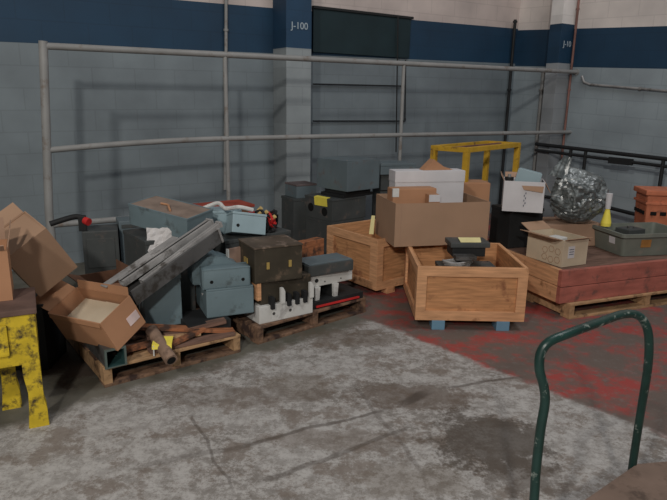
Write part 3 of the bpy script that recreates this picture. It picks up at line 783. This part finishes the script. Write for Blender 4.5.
# dome cover box
dm = thing('enclosure', 'blue grey round-shouldered cover with two holes in its end', 'box', loc+Vector((-.02, .0, .2055)), yw-.03)
w_ = ww*.98
b = MB()
b.box(0, w_, 0, .12, 0, .14, .008)
b.prism([(-.05, 0), (w_*.9, 0), (w_*.9, .08), (w_*.84, .13)]+[(.09+.14*math.cos(a), .09+.11*math.sin(a)) for a in [PI/3+i*PI/12 for i in range(9)]], .121, .34)
bmesh.ops.bevel(b.bm, geom=[e for e in b.bm.edges if e.calc_length() > .1], offset=.01, segments=3, affect='EDGES')
b.build('shell', 'blue', dm, True)
MB().box(-.004, w_+.004, -.004, .012, .0, .158, .004).build('end_plate', 'lblue', dm) if False else None
for x in (.06, w_-.05): MB().cyl((x, -.0015, .05), (x, .003, .05), .012).build('knockout', 'void', dm)
# left blue box carrying the channels
loc2 = az(190, 309, .2); 
b2_ = thing('enclosure', 'upright blue steel enclosure left of the round-shouldered cover', 'box', onp(P1, .385, .34, zp+.05), P1[1]-.2)
MB().box(.02, .22, .02, .26, -.05, 0, .004).build('foot_rail', 'black', b2_)
enclosure(b2_, .25, .26, .36, 'blue')
# planks and scrap
def plank(label, a, c, w, t, m='oldwood', name='scrap_board'):
    a = Vector(a); c = Vector(c); d = c-a
    e1 = d.normalized(); e2 = Vector((0, 0, 1)).cross(e1).normalized()
    r = thing(name, label, 'board', a, rot=cols(e1, e2))
    MB().box(0, d.length, -w/2, w/2, 0, t, .003).build('board', m, r)
    return r
plank('long orange brown plank slanting under the blue enclosures', onp(P1, .30, .22, .245), onp(P1, .90, .06, .135), .08, .02, 'plank')
plank('grey brown scrap board lying flat along worn pallet front', onp(P1, .30, .06, zp+.001), onp(P1, .88, .03, zp+.001), .07, .022)
plank('weathered scrap board, second back on the worn pallet', onp(P1, .10, .17, zp+.001), onp(P1, .62, .15, zp+.001), .08, .025, 'oldwood')
plank('orange brown scrap board jutting out behind the cardboard tube', onp(P1, .16, .10, zp+.027), onp(P1, .56, .13, zp+.027), .06, .022, 'plank')
plank('short pale scrap board ending at the plinth', onp(P1, .40, .115, zp+.05), onp(P1, .66, .08, zp+.03), .045, .018, 'palletf')
plank('rough brown scrap board crossing the worn pallet behind yellow plate', onp(P1, .34, .20, zp+.03), onp(P1, .86, .10, zp+.07), .06, .03, 'oldwood')
plank('short weathered scrap board tilted at the right of cardboard tube', onp(P1, .42, .02, zp+.026), onp(P1, .70, .10, zp+.05), .05, .02, 'plank')
g = thing('yellow_tray', 'small bright yellow bent plate on the worn pallet edge', 'plate', onp(P1, .30, .0, zp+.05), P1[1]-.5)
MB().slab([(0, 0, .02), (.12, 0, .02), (.12, .10, .035), (.0, .10, .035)], .006).slab([(0, 0, .02), (.12, 0, .02), (.12, -.005, -.005), (.0, -.005, -.005)], .005).build('plate', 'yellow', g)
MB().cyl((.01, .0, -.05), (.01, 0, .02), .005).build('wire_leg', 'white', g)
g = thing('cardboard_tube', 'short cardboard tube poking over the worn pallet front', 'tube', (0, 0, 0))
a_ = onp(P1, .36, .16, .24); c_ = onp(P1, .37, -.13, .13)
MB().cyl(a_, c_, .040).build('tube_wall', mat('tube_card', (.27, .18, .13), .85, var=.3, dirt=(.08, .05, .04)), g, True)
d_ = (c_-a_).normalized(); MB().cyl(c_-d_*.01, c_+d_*.002, .028).build('bore', 'void', g, True)
# square steel tube
sq = thing('square_duct', 'dark square steel duct with teal inside along worn pallet side', 'duct', onp(P1, .01, -.03, zp), P1[1])
L_ = .95; S = .115; t = .006
MB().box(0, S, 0, L_, 0, t).box(0, S, 0, L_, S-t, S).box(0, t, 0, L_, t, S-t).box(S-t, S, 0, L_, t, S-t).build('wall', 'dsteel', sq)
MB().box(t, t+.002, .001, L_, t, S-t).box(S-t-.002, S-t, .001, L_, t, S-t).box(t+.002, S-t-.002, .001, L_, t, t+.002).box(t, S-t, .5, .505, t, S-t).build('liner', 'teal', sq)
MB().box(-.008, S+.008, -.004, .012, -.0, t*1.2).box(-.006, S+.006, -.004, .012, S-t, S+.006).box(-.006, t, -.004, .012, t, S-t).box(S-t, S+.006, -.004, .012, t, S-t).build('end_rim', mat('grey_green_paint', (.10, .13, .12), .5), sq)
# tilted open carton B
RB = cols(*sighted(105, 320, (.596, -.202, .779), (.705, .60, -.384)))
LB, WB, HB = .50, .25, .22
cB = thing('cardboard_carton', 'open carton tilted forward on the worn pallet with label on end', 'carton', ay(118, 351, 3.30)-RB @ Vector((LB, 0, 0)), rot=RB)
open_box(cB, LB, WB, HB, 'cardor', .006, flaps=[('L', 25, .15), ('B', 65, .05), ('F', -75, .03)])
MB().slab([(.05, .02, HB*.62), (.25, .02, HB*.62), (.25, WB-.02, HB*.66), (.05, WB-.02, HB*.66)], .004).build('inner_flap', 'cardbg', cB)
MB().slab([(.255, .02, HB*.7), (.42, .02, HB*.7), (.42, WB-.02, HB*.66), (.255, WB-.02, HB*.68)], .004).build('inner_flap', 'cardbg', cB)
label_on(cB, [(LB+.002, .15, .06), (LB+.002, .235, .06), (LB+.002, .235, .12), (LB+.002, .15, .12)], mat('pink_white_label', (.75, .6, .58), .7), 'address_label')
# black cabinet + big tilted carton A
g = thing('steel_cabinet', 'black cabinet behind yellow stand, under the tipped brown carton', 'cabinet', (-2.20, 3.50, 0), .05)
enclosure(g, .40, .30, .44, 'black', screws=False)
RA = cols(*sighted(45, 255, (.81, .58, -.07), (-.40, .46, -.79)))
LA, WA, HA = .28, .26, .37
cA = thing('cardboard_carton', 'large brown carton tipped on its edge beside yellow stand', 'carton', ay(46, 228, 3.42)-RA @ Vector((LA, 0, HA)), rot=RA)
open_box(cA, LA, WA, HA, 'card', .007, flaps=[('B', 20, .10)])
MB().slab([(.004, .004, HA-.004), (LA-.004, .004, HA-.004), (LA-.004, WA-.004, HA-.01), (.004, WA-.004, HA-.01)], .005).build('closed_flap', 'card', cA)
# grey machine boxes at left rear
g = thing('machine_housing', 'dark grey machine housing with red knob and black lever behind tipped carton', 'machine', (-1.99, 4.62, 0), .35)
MB().box(0, .27, 0, .26, 0, .66, .01).build('body', 'dgrey', g)
MB().box(.03, .24, -.006, 0, .36, .60, .004).build('cover', 'dgrey', g)
MB().box(-.02, .04, .02, .08, .66, .78, .006).build('post', 'black', g)
MB().cyl((.06, -.0, .735), (.03, .03, .745), .03).build('red_knob', 'redp', g, True)
MB().tube([(.01, .05, .76), (-.03, .05, .775), (-.10, .03, .765), (-.22, -.0, .735)], .022, 10, 3).build('lever', 'black', g, True)
g = thing('machine_housing', 'grey switch housing with two dark openings behind the blue open box', 'machine', (-1.78, 4.86, 0), .45)
MB().box(0, .40, 0, .22, 0, .70, .01).build('body', 'bgrey', g)
for x in (.12, .25): MB().box(x, x+.04, -.003, .01, .53, .62, .004).build('opening', 'void', g)
MB().box(.02, .38, -.008, 0, .64, .67, .003).build('trim_strip', 'dgrey', g)
g = thing('crushed_carton', 'crushed brown carton behind the tilted open carton', 'carton', onp(P1, .17, .66, zp), P1[1]+.05)
open_box(g, .28, .36, .30, 'cardbr', .008, flaps=[('F', -30, .1), ('R', 88, .08), ('L', 20, .1)], flapm='cardbr')
g = thing('steel_cabinet', 'dark cabinet on rear of worn pallet below the blue open box', 'cabinet', onp(P1, .52, .62, zp), P1[1])
enclosure(g, .36, .46, .585, 'dgrey', screws=False)
# blue open box
nT, lT, rT = ay(187, 219, 4.1), ay(140, 199.5, 4.45), ay(213, 209, 4.36)
RT = cols(rT-nT, lT-nT); BW, BL, BHH = .29, .54, .16
bb1 = thing('enclosure', 'large blue steel box with dusty brown top, highest of the left pile', 'box', nT-(RT @ Vector((0, 0, BHH))), rot=RT)
MB().box(0, BW, 0, BL, 0, BHH-.014, .004).build('body', 'blue', bb1)
b = MB(); b.box(-.003, BW+.003, -.003, .006, BHH-.014, BHH).box(-.003, BW+.003, BL-.006, BL+.003, BHH-.014, BHH).box(-.003, .006, .006, BL-.006, BHH-.014, BHH).box(BW-.006, BW+.003, .006, BL-.006, BHH-.014, BHH); b.build('rim', 'blue', bb1)
MB().box(.006, BW-.006, .006, BL-.006, BHH-.014, BHH-.004).build('dusty_top', 'dust', bb1)
MB().tube([(.06, .2, BHH), (.1, .25, BHH+.012), (.15, .30, BHH+.004), (.14, .36, BHH+.006)], .008, 6).build('scrap_wire', 'cardor', bb1, True)
# white torn pack
g = thing('torn_packet', 'torn white packet with red print behind the steel channels', 'packet', ay(160, 250, 4.15), .2)
b = bmesh.new(); bmesh.ops.create_grid(b, x_segments=8, y_segments=8, size=.5)
for v in b.verts: v.co = Vector((v.co.x*.17, v.co.y*.05+.02*mn.noise(v.co*5), .07+v.co.y*.17+.02*mn.noise(v.co*7+Vector((2, 0, 0)))))
me = bpy.data.meshes.new('wrapper'); b.to_mesh(me); b.free(); o = bpy.data.objects.new('wrapper', me); COL.objects.link(o); me.materials.append(mat('torn_white', (.62, .6, .6), .7, var=.1, dirt=(.35, .06, .05), dirt_amt=.0, dscale=14)); o.parent = g
so = o.modifiers.new('s', 'SOLIDIFY'); so.thickness = .012
# steel channels
def channel(label, a, c, w, h, t=.004, m='steel', roll=0):
    a = Vector(a); c = Vector(c); d = c-a
    e1 = d.normalized(); e2 = Vector((0, 0, 1)).cross(e1).normalized()
    r = thing('steel_channel', label, 'channel', a, rot=cols(e1, e2) @ Matrix.Rotation(roll, 3, 'X'), group=None)
    l = d.length
    MB().box(0, l, -w/2, w/2, 0, t).box(0, l, -w/2, -w/2+t, t, h).box(0, l, w/2-t, w/2, t, h).box(0, l, -w/2+t, -w/2+.02, h-t, h).box(0, l, w/2-.02, w/2-t, h-t, h).build('web', m, r)
    MB().box(l-.012, l+.004, -w/2-.004, w/2+.004, -.004, h+.006, .002).build('end_plate', 'steel', r)
    return r
s0 = ay(131, 303, 3.55); s1 = ay(217, 240, 4.12)
channel('dark grey steel channel, lowest of the slanting stack', s0, s1, .13, .10, m='dsteel', roll=0)
up = Vector((-.02, .0, .055))
channel('pale galvanised channel lying on upper left of the slanting stack', s0+Vector((-.05, .02, .107)), s1+Vector((-.04, .02, .107)), .06, .04, m='steel')
channel('thin bright galvanised channel on right of the slanting stack', s0+Vector((.06, .06, .107)), s1+Vector((.03, -.02, .107)), .045, .03, m='steel')
g = thing('flat_strip', 'flat grey steel strip lying on the slanting channel stack', 'strip', s0+Vector((-.12, .02, .10)), rot=cols((s1-s0), Vector((0, 0, 1)).cross(s1-s0)))
MB().box(-.05, .55, -.03, .03, .03, .036).build('strip', 'steel', g)

# ------------------------------------------------------------ yellow stand
ys = thing('yellow_stand', 'chipped thick yellow cast iron stand at the left edge', 'stand', (-1.505, 2.86, 0), math.radians(27))
W_ = .95; D_ = .38; T_ = .66
MB().box(-W_, .01, -.01, D_, T_-.03, T_, .006).build('top_plate', mat('stand_top', (.13, .08, .065), .8, var=.3), ys)
b = MB(); b.box(-W_+.02, 0, 0, .05, T_-.30, T_-.031, .012); b.box(-.05, 0, .05, D_-.01, T_-.28, T_-.031, .01)
b.build('apron', 'ypaint', ys, True)
MB().box(-.42, -.13, -.018, 0, T_-.235, T_-.07, .012).build('raised_panel', 'ypaint', ys)
def leg(x, y):
    b = MB()
    b.box(x-.085, x, y, y+.07, .30, T_-.28, .012)
    b.prism([(x-.085, .31), (x, .31), (x+.0, .16), (x+.01, .10), (x+.012, .0), (x-.085, .0), (x-.075, .10), (x-.07, .2)], y, y+.07)
    b.build('leg', 'ypaint', ys)
leg(0, 0); leg(-.13, .27); leg(-W_+.1, 0); leg(-W_+.1, .27)
g = thing('cardboard_carton', 'orange brown carton standing on the yellow stand at left edge', 'carton', (-1.715-.36, 2.93, T_+.001), math.radians(4))
open_box(g, .36, .27, .27, 'cardor', .006, flaps=[('B', 80, .12), ('R', 78, .11), ('F', 40, .05)], flapm='cardin')
g.rotation_euler.z = math.radians(27); q = az(13, 300, T_+.001); g.location = q-Vector((math.cos(math.radians(27)), math.sin(math.radians(27)), 0))*.36

# ------------------------------------------------------------ green handled cart at lower right
zd = .2
fL = az(530, 534, zd); fR = az(633, 463.5, zd)
ct = thing('platform_cart', 'plywood deck cart with bent dark green tube handle, lower right', 'cart', (0, 0, 0))
pts = [Vector((fL.x, fL.y, zd-.05)), ay(534, 500, 1.86), ay(536, 470, 1.87), ay(540.5, 430, 1.88), ay(545, 402, 1.89), ay(543.5, 385, 1.89), ay(539.5, 370, 1.89), ay(540.5, 354, 1.9), ay(549, 342, 1.91), ay(570, 333, 1.95), ay(600, 322, 2.05),
       ay(622, 314.5, 2.13), ay(637, 315, 2.17), ay(646, 325, 2.19), ay(649, 342, 2.2), ay(647.5, 370, 2.22), ay(641, 410, 2.26), ay(634, 455, 2.295), Vector((fR.x, fR.y, zd-.05))]
MB().tube(pts, .0165, 16, 4).build('handle', 'green', ct, True)
e = (fR-fL).normalized(); f_ = Vector((e.y, -e.x, 0))
poly = [fL-e*.12, fL, fR+e*.01, fR+Vector((.27, .05, 0)), fR+Vector((.27, .05, 0))+f_*1.1, fL-e*.12+f_*1.2]
off = f_*.012
b = MB()
top = [b.bm.verts.new(Vector((p.x, p.y, zd))+off) for p in poly]; bot = [b.bm.verts.new(Vector((p.x, p.y, zd-.022))+off) for p in poly]
b.bm.faces.new(top); b.bm.faces.new(bot[::-1])
for i in range(6): b.bm.faces.new((top[i], bot[i], bot[(i+1) % 6], top[(i+1) % 6]))
b.build('deck', mat('worn_plywood_deck', (.20, .14, .11), .8, var=.2, scale=5, dirt=(.10, .07, .055), dirt_amt=.35), ct)
MT = Matrix.Translation((fL.x, fL.y, 0)) @ Matrix.Rotation(math.atan2(e.y, e.x), 4, 'Z')
ln = (fR-fL).length
MB().box(-.1, ln, -.06, -.02, zd-.07, zd-.024, .003, MT).box(-.1, ln, -1.0, -.96, zd-.07, zd-.024, .003, MT).build('frame', 'green', ct)
for x in (.05, ln-.08):
    for y in (-.13, -.9):
        c = MT @ Vector((x, y, .06)); q = c+Vector((e.x, e.y, 0))*.0
        MB().cyl(c-f_*.018, c+f_*.018, .06, seg=24).build('wheel', 'black', ct, True)
        MB().box(x-.03, x+.03, y-.028, y-.02, .05, zd-.024, .002, MT).box(x-.03, x+.03, y+.02, y+.028, .05, zd-.024, .002, MT).build('caster_fork', 'dsteel', ct)

# ------------------------------------------------------------ light and camera
def area(name, loc, target, size, power, col=(1, 1, 1), sy=None):
    l = bpy.data.lights.new(name, 'AREA'); l.energy = power; l.size = size; l.color = col
    if sy: l.shape = 'RECTANGLE'; l.size_y = sy
    o = bpy.data.objects.new(name, l); COL.objects.link(o); o.location = loc
    o.rotation_euler = (Vector(target)-Vector(loc)).to_track_quat('-Z', 'Y').to_euler(); return o
area('high_bay_light', (-.5, -4.3, 4.3), (0, 6, 1), .35, 560, (1, .95, .88))
area('high_bay_light', (-2.6, -3.1, 5.6), (0, 6, 1), .35, 500, (1, .95, .88))
area('overhead_fill_light', (3.0, 3.6, 7.0), (1, 5.5, 0), 3, 330, (.95, .97, 1))  # added soft fill from above, lightens the tops of things
w = bpy.data.worlds.new('hall_ambient'); SC.world = w; w.use_nodes = True
w.node_tree.nodes['Background'].inputs[0].default_value = (.72, .74, .80, 1); w.node_tree.nodes['Background'].inputs[1].default_value = .17
cam = bpy.data.cameras.new('camera'); co = bpy.data.objects.new('camera', cam); COL.objects.link(co)
cam.sensor_width = 36; cam.lens = F*36/667; co.location = (0, 0, H)
co.rotation_euler = (Matrix.Rotation(PI/2-P, 3, 'X') @ Matrix.Rotation(R, 3, 'Z')).to_euler()
cam.clip_start = .05
SC.camera = co
vs_ = SC.view_settings; vs_.view_transform = 'Standard'; vs_.look = 'None'; vs_.gamma = 1; vs_.use_curve_mapping = False; vs_.exposure = -1.3

# ------------------------------------------------------------ repeats share a group
GROUPS = {'timber_pallet': 'timber pallets under the heaps', 'wooden_crate': 'open pine crates', 'contactor_unit': 'contactor units on the dark pallet',
          'scrap_board': 'scrap boards on the worn pallet', 'steel_channel': 'slanting steel channels', 'junction_box': 'junction boxes in the heap',
          'enclosure': 'blue steel enclosures of the left heap', 'steel_cabinet': 'dark steel cabinets in the heap', 'machine_housing': 'machine housings at left rear',
          'cardboard_carton': 'brown cartons', 'small_carton': 'small cartons in the large carton', 'white_carton': 'white cartons', 'cable_conduit': 'wall conduits'}
for o in bpy.data.objects:
    if o.parent is None and 'label' in o:
        g = GROUPS.get(o.name.split('.')[0])
        if g: o['group'] = g
